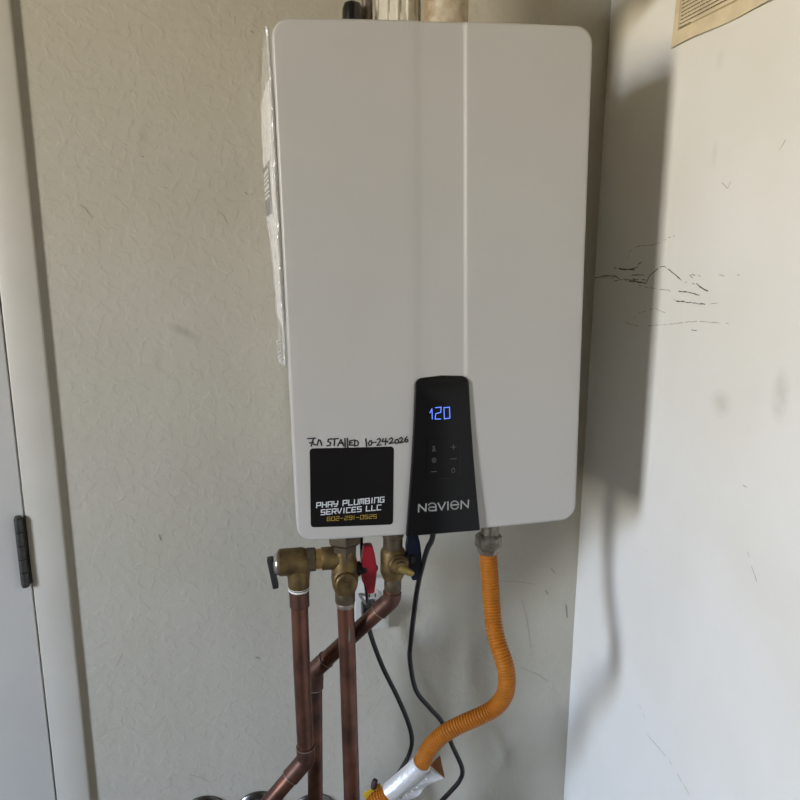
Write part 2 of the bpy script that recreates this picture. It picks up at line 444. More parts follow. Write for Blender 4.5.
def onrm(x, z):
    cx = max(-(xe - ri), min(xe - ri, x)); cz = max(z0 + ri, min(z1 - ri, z))
    d = Vector((x - cx, z - cz))
    return d.normalized()
prev = loop
for k in range(1, 7):
    a = PI / 2 * k / 6 if k < 6 else PI / 2
    ring = []
    for v in loop:
        n = onrm(v.co.x, v.co.z)
        if k == 6: ring.append(bm.verts.new((v.co.x + n.x * RB, -0.205, v.co.z + n.y * RB)))
        else:
            a = PI / 2 * k / 5
            ring.append(bm.verts.new((v.co.x + n.x * RB * math.sin(a), v.co.y + RB * (1 - math.cos(a)), v.co.z + n.y * RB * math.sin(a))))
    for i in range(len(loop)):
        j = (i + 1) % len(loop)
        bm.faces.new((prev[i], prev[j], ring[j], ring[i]))
    prev = ring
bm.faces.new(prev)
bmesh.ops.recalc_face_normals(bm, faces=bm.faces[:])
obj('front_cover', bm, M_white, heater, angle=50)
bm = NB(); box(bm, (-W / 2 + 0.003, -0.204, 0.006), (W / 2 - 0.003, -0.012, 0.715), 0.006)
obj('chassis', bm, M_chas, heater)
for za, zb in ((0.60, 0.66), (0.05, 0.09)):
    bm = NB(); box(bm, (-0.17, -0.012, za), (0.17, 0.0, zb)); obj('wall_bracket', bm, mat('zinc_plate', (0.6, 0.6, 0.58), 0.4, 0.8), heater, smooth=False)
M_rust = mat('rusty_screw', (0.10, 0.06, 0.035), 0.6, 0.3)
bm = NB(); lathe(bm, (0.143, -0.19, H - 0.004), (0, 0, 1), [(0, 0.011), (0.004, 0.011), (0.005, 0.006), (0.012, 0.006), (0.015, 0.003)], 14)
obj('top_screw', bm, M_rust, heater)
for (x, y, r) in ((-0.131 - 0.0077, -0.2, 0.026), (-0.0467 - 0.0077, -0.2, 0.022), (0.095, -0.285, 0.018), (0.008, -0.25, 0.010)):
    bm = NB(); lathe(bm, (x, y, 0.008), (0, 0, -1), [(0, r), (0.004, r), (0.006, r * 0.9)], 24)
    obj('port_collar', bm, mat('grey_grommet', (0.12, 0.12, 0.12), 0.6), heater)

# control panel
def hw(z):       # half width of the panel at height z above the heater's bottom edge
    T = [(-0.004, 0.0582), (0.054, 0.0530), (0.110, 0.0482), (0.174, 0.0436), (0.235, 0.0404), (0.26, 0.040)]
    for (a, b_), (c, d) in zip(T, T[1:]):
        if z <= c: return b_ + (d - b_) * (z - a) / (c - a)
    return T[-1][1]
PC = 0.0010
def pan_out(ins, top, bot):
    pts = []
    zz = [bot + (top - 0.011 - bot) * k / 10 for k in range(11)]
    for z in zz: pts.append((PC + hw(z) - ins, z))
    for k in range(1, 7):
        a = PI / 2 * k / 6
        pts.append((PC + hw(top) - ins - 0.012 * (1 - math.cos(a)), top - 0.011 + 0.0095 * math.sin(a)))
    pts.append((PC, top + 0.0005))
    for k in range(6, 0, -1):
        a = PI / 2 * k / 6
        pts.append((PC - hw(top) + ins + 0.012 * (1 - math.cos(a)), top - 0.011 + 0.0095 * math.sin(a)))
    for z in reversed(zz): pts.append((PC - hw(z) + ins, z))
    return pts
def pface(z): return -0.3468 - 0.0045 * (1 - z / 0.24)
bm = NB(); rings = []
for ins, top, bot, dy in ((0, 0.2440, -0.0012, None), (0, 0.2440, -0.0012, 0.0016), (0.0006, 0.2432, -0.0008, 0.0007), (0.002, 0.2365, -0.0002, 0.0)):
    rings.append([bm.verts.new((x, (-0.333 if dy is None else (pface(z) + dy + (0.0035 * sm((z - 0.237) / 0.007) if dy > 0 else 0))), z)) for x, z in pan_out(ins, top, bot)])
for A, B_ in zip(rings, rings[1:]):
    for i in range(len(A)):
        j = (i + 1) % len(A)
        bm.faces.new((A[i], A[j], B_[j], B_[i]))
bm.faces.new(rings[-1]); bm.faces.new(rings[0][::-1])
bmesh.ops.recalc_face_normals(bm, faces=bm.faces[:])
panel = obj('control_panel', bm, M_black, heater, angle=30)
panel['label'] = 'black control panel with blue temperature readout'
def onpanel(u, v): return Vector((u, pface(v) - 0.0004, v))
def affine(A, pts): return [(A[0][0] + A[0][1] * x + A[0][2] * y, A[1][0] + A[1][1] * x + A[1][2] * y) for x, y in pts]
A_DIG = [[-0.032, 0.000171, -2e-06], [0.2171, -9e-06, -0.000171]]
M_led = mat('blue_led', (0.02, 0.05, 0.3), 0.4, emit=((0.14, 0.26, 1.0), 1.25))
bm = NB()
for l in ([(82, 150), (100, 116), (103, 206)], [(130, 106), (181, 101), (178, 148), (134, 158), (128, 207), (177, 206)], [(206, 106), (255, 101), (260, 199), (210, 205), (206, 106)]):
    ribbon(bm, affine(A_DIG, l), 0.0013, onpanel)
obj('temperature_digits', bm, M_led, panel, smooth=False)['label'] = 'blue glowing digits 120'
M_icon = mat('grey_icon_print', (0.10, 0.10, 0.10), 0.5)
icons = [
    [[(105, 495), (112, 470), (108, 452), (124, 452), (122, 470), (130, 494), (105, 495)], [(112, 480), (126, 480)]],
    [[(118 + 17 * math.cos(a * PI / 6), 578 + 22 * math.sin(a * PI / 6)) for a in range(13)], [(118, 556), (118, 600)], [(108, 578), (128, 578)]],
    [[(92, 683), (140, 681)]],
    [[(270, 461), (316, 459)], [(293, 437), (293, 483)]],
    [[(268, 569), (318, 566)]],
    [[(292 + 15 * math.cos(a * PI / 6), 675 + 19 * math.sin(a * PI / 6)) for a in range(13)], [(293, 650), (293, 662)]]]
for ic in icons:
    bm = NB()
    for l in ic: ribbon(bm, affine(A_DIG, l), 0.0009, onpanel)
    obj('button_icon', bm, M_icon, panel, smooth=False)
bm = NB()
fr = [(58, 752), (340, 738), (352, 728), (355, 392), (345, 384), (62, 392), (52, 402), (48, 742), (58, 752)]
ribbon(bm, affine(A_DIG, fr), 0.0007, onpanel)
obj('touch_field_outline', bm, mat('dark_gloss_line', (0.001, 0.001, 0.001), 0.15), panel, smooth=False)
A_NAV = [[-0.0496, 0.0001355, -2e-06], [0.0716, -1e-05, -0.000141]]
def arc(cx, cy, rx, ry, a0, a1, n=10): return [(cx + rx * math.cos(math.radians(a0 + (a1 - a0) * k / n)), cy + ry * math.sin(math.radians(a0 + (a1 - a0) * k / n))) for k in range(n + 1)]
bm = NB()
for l in ([(90, 236), (93, 152), (172, 228), (176, 146)],
          arc(246, 168, 42, 30, 200, 350) + [(290, 222)], [(288, 182), (232, 183)] + arc(232, 203, 24, 20, 270, 90, 8) + [(288, 219)],
          [(314, 138), (354, 214), (396, 130)], [(427, 125), (427, 212)],
          [(462, 162), (548, 156)] + arc(505, 161, 44, 46, -5, -335, 14),
          [(580, 202), (580, 112), (660, 190), (664, 106)]):
    ribbon(bm, affine(A_NAV, l), 0.0021, onpanel)
obj('brand_lettering', bm, mat('silver_print', (0.36, 0.36, 0.36), 0.45), panel, smooth=False)

# handwriting in black marker on the cover
A_HAND = [[-0.2023, 0.0002005, -9.5e-06], [0.1798, -9.25e-06, -0.000209]]
def oncover(u, v): return Vector((u, front_y(u, v) - 0.0005, v))
hand = [[(20, 98), (75, 94)], [(61, 96), (54, 122), (44, 152)], [(33, 129), (60, 124)], [(60, 136), (76, 144)],
        [(88, 146), (98, 106), (110, 110), (122, 147)],
        [(190, 99), (170, 103), (166, 118), (186, 128), (183, 146), (160, 151)],
        [(196, 101), (242, 97)], [(216, 100), (212, 149)],
        [(238, 151), (261, 104), (281, 150)], [(246, 133), (276, 130)],
        [(290, 97), (293, 160)], [(308, 95), (311, 161)],
        [(347, 111), (326, 115), (325, 146), (350, 146)], [(326, 130), (343, 128)],
        [(362, 110), (362, 152)], [(356, 108), (382, 116), (391, 132), (384, 148), (360, 153)],
        [(444, 100), (451, 156)],
        [(474, 116), (464, 134), (470, 149), (484, 146), (490, 128), (484, 114), (474, 116)],
        [(498, 129), (521, 126)],
        [(530, 106), (546, 98), (554, 110), (545, 128), (528, 149), (560, 145)],
        [(574, 100), (566, 122), (594, 119)], [(593, 98), (590, 146)],
        [(601, 121), (608, 123)], [(604, 118), (605, 126)],
        [(619, 104), (634, 94), (645, 104), (638, 120), (619, 137), (654, 131)],
        [(670, 108), (661, 122), (668, 136), (682, 134), (690, 120), (682, 106), (670, 108)],
        [(695, 102), (708, 92), (718, 102), (713, 116), (697, 132), (727, 126)],
        [(751, 88), (737, 104), (735, 120), (747, 128), (759, 120), (755, 108), (739, 112)]]
bm = NB()
for l in hand: ribbon(bm, affine(A_HAND, l), 0.0020, oncover)
obj('handwriting', bm, mat('black_marker', (0.012, 0.012, 0.014), 0.6), heater, smooth=False)['label'] = 'black marker handwriting with an installation date'

# company sticker (lettering only)
SX0, SX1, SZ0, SZ1 = -0.1990, -0.0745, 0.0187, 0.1424
sk = 0.0022
def onstick(u, v):
    u2 = u
    return Vector((u2, front_y(u2, v) - 0.0005, v))
bm = NB()
rr = roundrect(SX0, SX1, SZ0, SZ1, 0.005)
def tilt(x, z): return (x + 0.030 * (z - 0.08), z - 0.028 * (x + 0.137))
NX = 8
rows = []
rs_ = 0.005
zl = [SZ0 + rs_ * (1 - math.cos(PI / 2 * k / 6)) for k in range(6)] + [SZ0 + rs_ + (SZ1 - SZ0 - 2 * rs_) * k / 8 for k in range(9)] + [SZ1 - rs_ + rs_ * math.sin(PI / 2 * k / 6) for k in range(1, 7)]
for z in zl:
    q = min(z - SZ0, SZ1 - z)
    cut = 0.005 - math.sqrt(max(0, 0.005 ** 2 - max(0, 0.005 - q) ** 2))
    rows.append([bm.verts.new(onstick(*tilt(SX0 + cut + (SX1 - SX0 - 2 * cut) * k / NX, z))) for k in range(NX + 1)])
grid_faces(bm, rows)
bmesh.ops.recalc_face_normals(bm, faces=bm.faces[:])
sticker = obj('sticker', bm, mat('black_vinyl', (0.006, 0.005, 0.005), 0.5, spec=0.2), heater)
sticker['label'] = 'black square company sticker with white and yellow lettering'
GL = {
 'P': [[(0, 0), (0, 1), (1, 1), (1, .42), (0, .42)]], 'H': [[(0, 0), (0, 1)], [(1, 0), (1, 1)], [(0, .48), (1, .48)]],
 'A': [[(0, 0), (0, 1), (1, 1), (1, 0)], [(0, .42), (1, .42)]], 'Y': [[(0, 1), (0, .45), (1, .45)], [(1, 1), (1, .45), (.75, 0), (.2, 0)]],
 'L': [[(0, 1), (0, 0), (1, 0)]], 'U': [[(0, 1), (0, 0), (1, 0), (1, 1)]], 'M': [[(0, 0), (0, 1), (1, 1), (1, 0)], [(.5, 1), (.5, .15)]],
 'B': [[(0, 0), (0, 1), (.9, 1), (.9, .5)], [(0, .5), (1, .5), (1, 0), (0, 0)]], 'I': [[(.5, 0), (.5, 1)]], 'N': [[(0, 0), (0, 1), (1, 1), (1, 0)]],
 'G': [[(1, 1), (0, 1), (0, 0), (1, 0), (1, .5), (.55, .5)]], 'S': [[(1, 1), (0, 1), (0, .5), (1, .5), (1, 0), (0, 0)]],
 'E': [[(1, 1), (0, 1), (0, 0), (1, 0)], [(0, .5), (.85, .5)]], 'R': [[(0, 0), (0, 1), (1, 1), (1, .45), (0, .45)], [(.45, .45), (1, 0)]],
 'V': [[(0, 1), (.1, .4), (.5, 0), (1, 1)]], 'C': [[(1, 1), (0, 1), (0, 0), (1, 0)]],
 '6': [[(1, 1), (0, 1), (0, 0), (1, 0), (1, .5), (0, .5)]], '0': [[(0, 0), (0, 1), (1, 1), (1, 0), (0, 0)]], '2': [[(0, 1), (1, 1), (1, .5), (0, .5), (0, 0), (1, 0)]],
 '-': [[(.1, .5), (.9, .5)]], '9': [[(1, .5), (0, .5), (0, 1), (1, 1), (1, 0), (0, 0)]], '1': [[(.2, .9), (.5, 1), (.5, 0)]], '5': [[(1, 1), (0, 1), (0, .5), (1, .5), (1, 0), (0, 0)]]}
A_STK = [[-0.2164, 0.000218, -1.1e-05], [0.1879, -9.5e-06, -0.000227]]
def write(text, xa, ya, xb, yb, h, sw, slant, narrow, m, name, par):
    """letters from (xa, ya) to (xb, yb) along the baseline, crop units"""
    wid = [0.45 if c in 'I1' else (0.5 if c == ' ' else 1.0) for c in text]
    tot = sum(wid) + 0.44 * (len(text) - 1)
    cell = math.hypot(xb - xa, yb - ya) / tot
    d = Vector((xb - xa, yb - ya)).normalized(); n = Vector((d.y, -d.x))
    b2 = NB(); s = 0.0
    for c, w in zip(text, wid):
        if c != ' ':
            for l in GL[c]:
                P = []
                for x, y in l:
                    xx = x if w == 1.0 else x * w
                    p = Vector((xa, ya)) + d * ((s + xx) * cell) + n * (y * h) + d * (slant * y * h)
                    P.append((p.x, p.y))
                ribbon(b2, affine(A_STK, P), sw, lambda u, v: onstick(u, v) + Vector((0, -0.0004, 0)))
        s += w + 0.44
    return obj(name, b2, m, par, smooth=False)
M_wp = mat('white_print', (0.66, 0.70, 0.74), 0.5)
M_yp = mat('gold_print', (0.50, 0.33, 0.05), 0.5)
write('PHAY PLUMBING', 147, 596, 610, 563, 35, 0.0015, 0.12, 1, M_wp, 'name_lettering', sticker)
write('SERVICES LLC', 178, 645, 590, 617, 34, 0.0015, 0.12, 1, M_wp, 'name_lettering', sticker)
write('602-291-0525', 219, 688, 560, 676, 26, 0.00075, 0.12, 1, M_yp, 'phone_lettering', sticker)

# ================================================================ pipes above the heater
M_pvc = mat('cream_pvc', (0.72, 0.69, 0.60), 0.35, var=0.25, vscale=14, color2=(0.50, 0.47, 0.40))
M_pvc2 = mat('stained_pvc', (0.55, 0.49, 0.38), 0.5, var=0.6, vscale=55, color2=(0.34, 0.24, 0.14))
TOPZ = 1.922
t = thing('vent_pipe', 'pale cream vent pipe rising from the heater top, beside the dark conduit', 'pipe', (-0.037, -0.17, TOPZ))
bm = NB(); lathe(bm, (0, 0, 0), (0, 0, 1), [(0, 0.0295), (CEIL - TOPZ, 0.0295)], 32); obj('pipe', bm, M_pvc, t)
bm = NB(); lathe(bm, (0, 0, 0), (0, 0, 1), [(0, 0.0345), (0.05, 0.0345), (0.052, 0.033), (0.10, 0.033), (0.102, 0.031)], 32); obj('hub', bm, M_pvc, t)
bm = NB()
for a in (200, 235, 262, 290, 320, 345):
    c, s = math.cos(math.radians(a)), math.sin(math.radians(a))
    lathe(bm, (0.0335 * c, 0.0335 * s, 0.0), (0, 0, 1), [(0, 0.003), (0.115, 0.003), (0.117, 0.001)], 8)
obj('rib', bm, M_pvc, t)
t = thing('vent_pipe', 'brown-stained vent pipe rising from the heater top, right of the cream one', 'pipe', (0.0335, -0.20, TOPZ))
bm = NB(); sweep(bm, bend([(0, 0, 0), (0, 0, 0.136), (XR + 0.05 - 0.0335, 0, 0.136)], 0.06), 0.0335, 32); obj('pipe', bm, M_pvc2, t)  # sideways run is unseen, added to shade the upper right wall
bm = NB(); sweep(bm, bend([(0, 0, 0.090), (0, 0, 0.136), (0.05, 0, 0.136)], 0.05), 0.038, 32); obj('elbow', bm, M_pvc2, t)  # unseen elbow of the added shading run
bm = NB(); lathe(bm, (0, 0, 0), (0, 0, 1), [(0, 0.036), (0.03, 0.036), (0.032, 0.034)], 32); obj('hub', bm, M_pvc2, t)
M_cond = mat('grey_brown_conduit', (0.17, 0.135, 0.11), 0.45, 0.3)
t = thing('conduit', 'thin brown-grey conduit beside the black cap on the heater top', 'conduit', (-0.0835, -0.17, TOPZ - 0.002))
bm = NB(); lathe(bm, (0, 0, 0), (0, 0, 1), [(0, 0.0085), (CEIL - TOPZ + 0.002, 0.0085)], 18); obj('tube', bm, M_cond, t)
bm = NB(); lathe(bm, (0, 0, 0), (0, 0, 1), [(0, 0.012), (0.012, 0.012), (0.014, 0.009)], 6); obj('nut', bm, M_cond, t)
M_blk = mat('black_plastic', (0.008, 0.008, 0.009), 0.28)
t = thing('vent_cap', 'small glossy black vent cap on top of the heater', 'valve', (-0.108, -0.19, TOPZ - 0.003))  # black vent cap on a base ring, no valve
bm = NB(); lathe(bm, (0, 0, 0), (0, 0, 1), [(0, 0.012), (0.030, 0.012), (0.034, 0.0152), (0.058, 0.0150), (0.066, 0.012), (0.069, 0.006)], 20); obj('cap', bm, M_blk, t)
bm = NB(); lathe(bm, (-0.006, 0, 0), (0, 0, 1), [(0, 0.019), (0.030, 0.019), (0.033, 0.017)], 20); obj('base_ring', bm, M_blk, t)

# ================================================================ plumbing under the heater
M_cu = mat('aged_copper', (0.20, 0.088, 0.058), 0.42, 0.75, var=0.45, vscale=22, color2=(0.085, 0.045, 0.035))
M_cu2 = mat('dark_copper_fitting', (0.13, 0.065, 0.048), 0.48, 0.7, var=0.4, vscale=40)
M_br = mat('tarnished_brass', (0.23, 0.155, 0.062), 0.52, 0.75, var=0.5, vscale=45, color2=(0.10, 0.068, 0.032), bump=0.0006, bscale=160)
M_br2 = mat('dark_brass', (0.13, 0.10, 0.065), 0.5, 0.6, var=0.4, vscale=60)
M_gold = mat('clean_brass', (0.72, 0.47, 0.17), 0.3, 0.9)
M_solder = mat('solder', (0.30, 0.25, 0.21), 0.45, 0.6)
M_tape = mat('thread_tape', (0.80, 0.79, 0.75), 0.6)
M_steel = mat('satin_steel', (0.55, 0.54, 0.50), 0.28, 0.9)
PR = 0.0150
def YW(z=0): return -0.2

# middle isolation valve (hot outlet)
vx = -0.1315
t = thing('isolation_valve', 'tarnished brass isolation valve with red handle and round front cap', 'valve', (vx, -0.2, 1.03))
def V(x, y, z): return (x - vx, y + 0.2, z - 1.03)
bm = NB(); lathe(bm, V(vx, -0.2, 1.196), (0, 0, -1), [(0, 0.022), (0.052, 0.022)], 24)
lathe(bm, V(vx, -0.2, 1.148), (0, 0, -1), [(0, 0.028), (0.003, 0.0305), (0.015, 0.0305), (0.022, 0.0225), (0.05, 0.0205)], 6, rot=PI / 6)
obj('union_nut', bm, M_br2, t, angle=25)
bm = NB()
lathe(bm, V(vx, -0.2, 1.121), (0, 0, -1), [(0, 0.0185), (0.008, 0.0195), (0.022, 0.0205), (0.034, 0.0230), (0.056, 0.0238), (0.074, 0.0215), (0.084, 0.0178)], 28)
lathe(bm, V(vx, -0.2, 1.066), (0, -1, 0), [(0, 0.0225), (0.018, 0.0218), (0.021, 0.019)], 24)
obj('body', bm, M_br, t)
bm = NB(); lathe(bm, V(vx, -0.221, 1.0655), (0, -1, 0), [(0, 0.0188), (0.009, 0.0188), (0.011, 0.0168), (0.011, 0.0135), (0.010, 0.013), (0.010, 0.005), (0.0125, 0.0046), (0.0128, 0.0002)], 30)
for k in range(30):
    a = 2 * PI * k / 30
    lathe(bm, V(vx + 0.0188 * math.cos(a), -0.222, 1.0655 + 0.0188 * math.sin(a)), (0, -1, 0), [(0, 0.0008), (0.008, 0.0008)], 5)
obj('drain_cap', bm, M_br, t)
bm = NB(); lathe(bm, V(vx, -0.2, 1.040), (0, 0, -1), [(0, 0.0172), (0.002, 0.0178), (0.020, 0.0178), (0.022, 0.0165)], 24)
obj('outlet_socket', bm, M_br2, t)
bm = NB(); lathe(bm, V(vx + 0.018, -0.2, 1.079), (1, 0, 0), [(0, 0.013), (0.008, 0.013), (0.010, 0.0105), (0.019, 0.0105)], 16)
obj('stem', bm, M_blk, t)
M_red = mat('red_handle', (0.30, 0.006, 0.016), 0.38, var=0.15, vscale=20)
M_blue = mat('navy_handle', (0.004, 0.006, 0.018), 0.5, spec=0.25)
def handle(name, par, px, py, pz, m, zlo, zhi):
    b2 = NB()
    prof = [(0.002, zhi), (0.017, zhi - 0.001), (0.0215, zhi - 0.020), (0.0245, (zhi + zlo) / 2), (0.0225, zlo + 0.022), (0.0195, zlo + 0.001), (0.0085, zlo), (0.0035, zlo + 0.016), (-0.002, zlo + 0.026), (-0.002, zhi - 0.026)]
    prism(b2, [(px + x, z) for x, z in prof], py - 0.009, py + 0.009)
    bmesh.ops.bevel(b2, geom=b2.edges[:], offset=0.0015, segments=2, affect='EDGES')
    return obj(name, b2, m, par)
q = V(-0.1005, -0.2, 0)
handle('handle', t, q[0], 0.0, 0, M_red, 1.033 - 1.03, 1.1235 - 1.03)['label'] = 'red lever handle'
bm = NB(); lathe(bm, V(-0.0775, -0.2, 1.078), (1, 0, 0), [(0, 0.005), (0.003, 0.005), (0.004, 0.003)], 6); obj('handle_nut', bm, M_br2, t)

# pressure relief valve
rx, rz = -0.2115, 1.100
t = thing('relief_valve', 'brass pressure relief valve with small black test lever on its left', 'valve', (rx, -0.2, 1.05))
def R_(x, y, z): return (x - rx, y + 0.2, z - 1.05)
bm = NB()
lathe(bm, R_(-0.2460, -0.2, rz), (1, 0, 0), [(0, 0.0195), (0.003, 0.0232), (0.042, 0.0238), (0.047, 0.0220), (0.056, 0.0165)], 28)
lathe(bm, R_(rx, -0.2, rz - 0.006), (0, 0, -1), [(0, 0.021), (0.016, 0.0205), (0.024, 0.0190), (0.043, 0.0182), (0.045, 0.0172)], 28)
obj('body', bm, M_br, t)
bm = NB(); lathe(bm, R_(-0.1985, -0.2, rz + 0.002), (1, 0, 0), [(0, 0.018), (0.002, 0.0203), (0.0155, 0.0203), (0.0175, 0.0185)], 8, rot=PI / 8); obj('inlet_nut', bm, M_br2, t, angle=25)
bm = NB(); lathe(bm, R_(-0.1815, -0.2, rz + 0.002), (1, 0, 0), [(0, 0.0178), (0.010, 0.0178)], 24); obj('nipple', bm, M_gold, t)
bm = NB(); lathe(bm, R_(-0.1715, -0.2, rz + 0.002), (1, 0, 0), [(0, 0.0192), (0.0015, 0.0200), (0.018, 0.0200), (0.022, 0.0188), (0.034, 0.0170)], 24); obj('coupling', bm, M_br, t)
bm = NB(); lathe(bm, R_(-0.2455, -0.2, rz - 0.002), (-1, 0, 0), [(0, 0.0195), (0.002, 0.0195), (0.005, 0.0172), (0.008, 0.012), (0.0095, 0.004), (0.015, 0.0028)], 28); obj('spring_bonnet', bm, M_steel, t)
bm = NB(); lathe(bm, R_(rx, -0.2, 1.0545), (0, 0, -1), [(0, 0.0172), (0.002, 0.0188), (0.004, 0.0174), (0.0065, 0.0186), (0.009, 0.0165)], 24); obj('thread_tape', bm, M_tape, t)
bm = NB()
box(bm, (-0.0052, -0.009, -0.028), (0.0052, 0.009, 0.027), 0.002)
box(bm, (0.004, -0.004, 0.006), (0.012, 0.004, 0.018), 0.001)
lev = obj('test_lever', bm, mat('black_lever', (0.02, 0.021, 0.02), 0.5), t)
lev.location = R_(-0.2550, -0.2, 1.083); lev.rotation_euler = (0, math.radians(-9), 0)

# cold isolation valve
cx = -0.0470
t = thing('isolation_valve', 'tarnished brass isolation valve with navy blue handle, nearest the black cord', 'valve', (cx, -0.2, 1.03))
def C_(x, y, z): return (x - cx, y + 0.2, z - 1.03)
bm = NB(); lathe(bm, C_(cx, -0.2, 1.196), (0, 0, -1), [(0, 0.019), (0.060, 0.019), (0.062, 0.0172), (0.085, 0.0172)], 24)
lathe(bm, C_(cx - 0.004, -0.2165, 1.117), (1, 0, 0), [(0, 0.0014), (0.011, 0.0014)], 8)
obj('inlet_neck', bm, M_br2, t)
bm = NB(); lathe(bm, C_(cx, -0.2, 1.1145), (0, 0, -1), [(0, 0.017), (0.004, 0.0205), (0.008, 0.0218), (0.044, 0.0222), (0.050, 0.0205), (0.058, 0.0170)], 28)
lathe(bm, C_(cx + 0.004, -0.2, 1.091), (0.15, -1, 0), [(0, 0.0195), (0.022, 0.0185), (0.025, 0.0165)], 24)
obj('body', bm, M_br, t)
bm = NB(); lathe(bm, C_(cx + 0.006, -0.2225, 1.090), (0.25, -1, -0.05), [(0, 0.0150), (0.006, 0.0150), (0.008, 0.0118), (0.012, 0.0110), (0.013, 0.006)], 24); obj('drain_cap', bm, M_br, t)
bm = NB(); lathe(bm, C_(cx + 0.006, -0.232, 1.091), (0.90, -0.25, -0.42), [(0, 0.0062), (0.006, 0.0072), (0.020, 0.0065), (0.026, 0.0050), (0.028, 0.002)], 14); obj('cap_tab', bm, mat('olive_brass', (0.36, 0.27, 0.08), 0.45, 0.6), t)
bm = NB(); lathe(bm, C_(cx, -0.2, 1.060), (0, 0, -1), [(0, 0.0145), (0.002, 0.0152), (0.024, 0.0152), (0.027, 0.014)], 24); obj('outlet_socket', bm, M_br2, t)
bm = NB(); lathe(bm, C_(cx + 0.018, -0.2, 1.092), (1, 0, 0), [(0, 0.012), (0.010, 0.012), (0.011, 0.0145), (0.020, 0.0145)], 16); obj('stem', bm, M_blk, t)
handle('handle', t, C_(-0.0215, -0.2, 0)[0], 0.0, 0, M_blue, 1.0525 - 1.03, 1.143 - 1.03)['label'] = 'navy blue lever handle'

# copper pipes
def fitting(par, a, b_, r=0.0170, m=None):
    b2 = NB(); a, b_ = Vector(a), Vector(b_); L = (b_ - a).length
    lathe(b2, a, b_ - a, [(0, r - 0.0012), (0.0012, r), (L - 0.0012, r), (L, r - 0.0012)], 24)
    return obj('coupling', b2, m or M_cu2, par)
def seam(par, p, d, r=0.0172):
    b2 = NB(); lathe(b2, p, d, [(0, r - 0.001), (0.0006, r), (0.0014, r), (0.002, r - 0.001)], 24)
    return obj('solder_ring', b2, M_solder, par)
# relief discharge
t = thing('copper_pipe', 'leftmost copper pipe, from the relief valve down to a bend at lower left', 'pipe')
b2 = NB(); sweep(b2, bend([(-0.2115, -0.2, 1.046), (-0.2105, -0.2, 0.90), (-0.2072, -0.2, 0.710), (-0.396, -0.2, 0.485), (-0.417, -0.17, 0.440), (-0.417, 0.03, 0.440)], 0.022), PR, 20)
obj('tube', b2, M_cu, t)
fitting(t, (-0.2113, -0.2, 1.0445), (-0.2110, -0.2, 1.0155), 0.0172)
b2 = NB(); sweep(b2, bend([(-0.2077, -0.2, 0.738), (-0.2072, -0.2, 0.710), (-0.2365, -0.2, 0.6751)], 0.020), 0.0168, 20); obj('elbow', b2, M_cu2, t)
seam(t, (-0.2077, -0.2, 0.736), (0.03, 0, -1)); seam(t, (-0.2352, -0.2, 0.6766), (-0.64, 0, -0.77))
# hot outlet
t = thing('copper_pipe', 'straight middle copper pipe hanging from the red-handled valve', 'pipe')
b2 = NB(); sweep(b2, [(-0.1315, -0.2, 1.022), (-0.1285, -0.2, 0.90), (-0.1262, -0.2, 0.75), (-0.1238, -0.2, 0.60), (-0.119, -0.2, 0.30), (-0.116, -0.2, 0.0)], PR, 20); obj('tube', b2, M_cu, t)
b2 = NB(); lathe(b2, (-0.1312, -0.2, 1.019), (0, 0, -1), [(0, 0.0158), (0.003, 0.0168), (0.007, 0.0162), (0.010, 0.0151)], 20); obj('solder_ring', b2, M_solder, t)
b2 = NB(); b2.faces.new([b2.verts.new(Vector((-0.1268 + u, -0.2153, v))) for u, v in ((-0.0012, 0.948), (0.0014, 0.949), (0.0026, 0.958), (0.0016, 0.972), (0.0006, 0.982), (-0.0004, 0.972), (-0.0018, 0.957))]); obj('verdigris_stain', b2, mat('verdigris', (0.13, 0.14, 0.11), 0.8), t, smooth=False)
# cold inlet
t = thing('copper_pipe', 'diagonal copper pipe from the blue-handled valve, passing behind the middle pipe', 'pipe')
path = bend([(-0.0475, -0.2, 1.034), (-0.0490, -0.2, 1.016), (-0.185, -0.141, 0.853), (-0.1868, -0.14, 0.80), (-0.1915, -0.14, 0.46), (-0.1895, -0.14, 0.415), (-0.189, 0.03, 0.415)], 0.02)
b2 = NB(); sweep(b2, path, PR - 0.0004, 20); obj('tube', b2, M_cu, t)
A0, A1 = Vector((-0.0490, -0.2, 1.016)), Vector((-0.185, -0.141, 0.853)); dd = (A1 - A0).normalized()
b2 = NB(); sweep(b2, bend([(-0.0478, -0.2, 1.030), A0, A0 + dd * 0.034], 0.020), 0.0165, 20); obj('elbow', b2, M_cu2, t)
seam(t, A0 + dd * 0.033, dd)
b2 = NB(); sweep(b2, bend([A1 - dd * 0.034, A1, (-0.1866, -0.14, 0.815)], 0.020), 0.0165, 20); obj('elbow', b2, M_cu2, t)
seam(t, A1 - dd * 0.034, dd); seam(t, (-0.1865, -0.14, 0.816), (0, 0, -1))

# escutcheon plates where pipes enter the wall
M_esc = mat('dull_chrome', (0.13, 0.13, 0.125), 0.25, 0.9)
M_rub = mat('dark_rubber', (0.03, 0.03, 0.03), 0.6)
for x, z, lab in ((-0.417, 0.440, 'leftmost round dark pipe flange at the bottom edge of the wall'),
                  (-0.306, 0.436, 'round dark pipe flange on the wall between the other two flanges'),
                  (-0.189, 0.415, 'round dark pipe flange behind the diagonal copper pipe')):
    t = thing('pipe_flange', lab, 'flange', (x, 0, z), 'pipe flanges on the wall')
    b2 = NB(); lathe(b2, (0, -0.0006, 0), (0, -1, 0), [(0, 0.052), (0.004, 0.052), (0.009, 0.047), (0.011, 0.041)], 32); obj('plate', b2, M_esc, t)
    b2 = NB(); lathe(b2, (0, -0.011, 0), (0, -1, 0), [(0, 0.042), (0.003, 0.040), (0.005, 0.020)], 32); obj('gasket', b2, M_rub, t)
t = thing('pipe_stub', 'short capped copper stub from the wall flange', 'pipe', (-0.306, 0, 0.436))
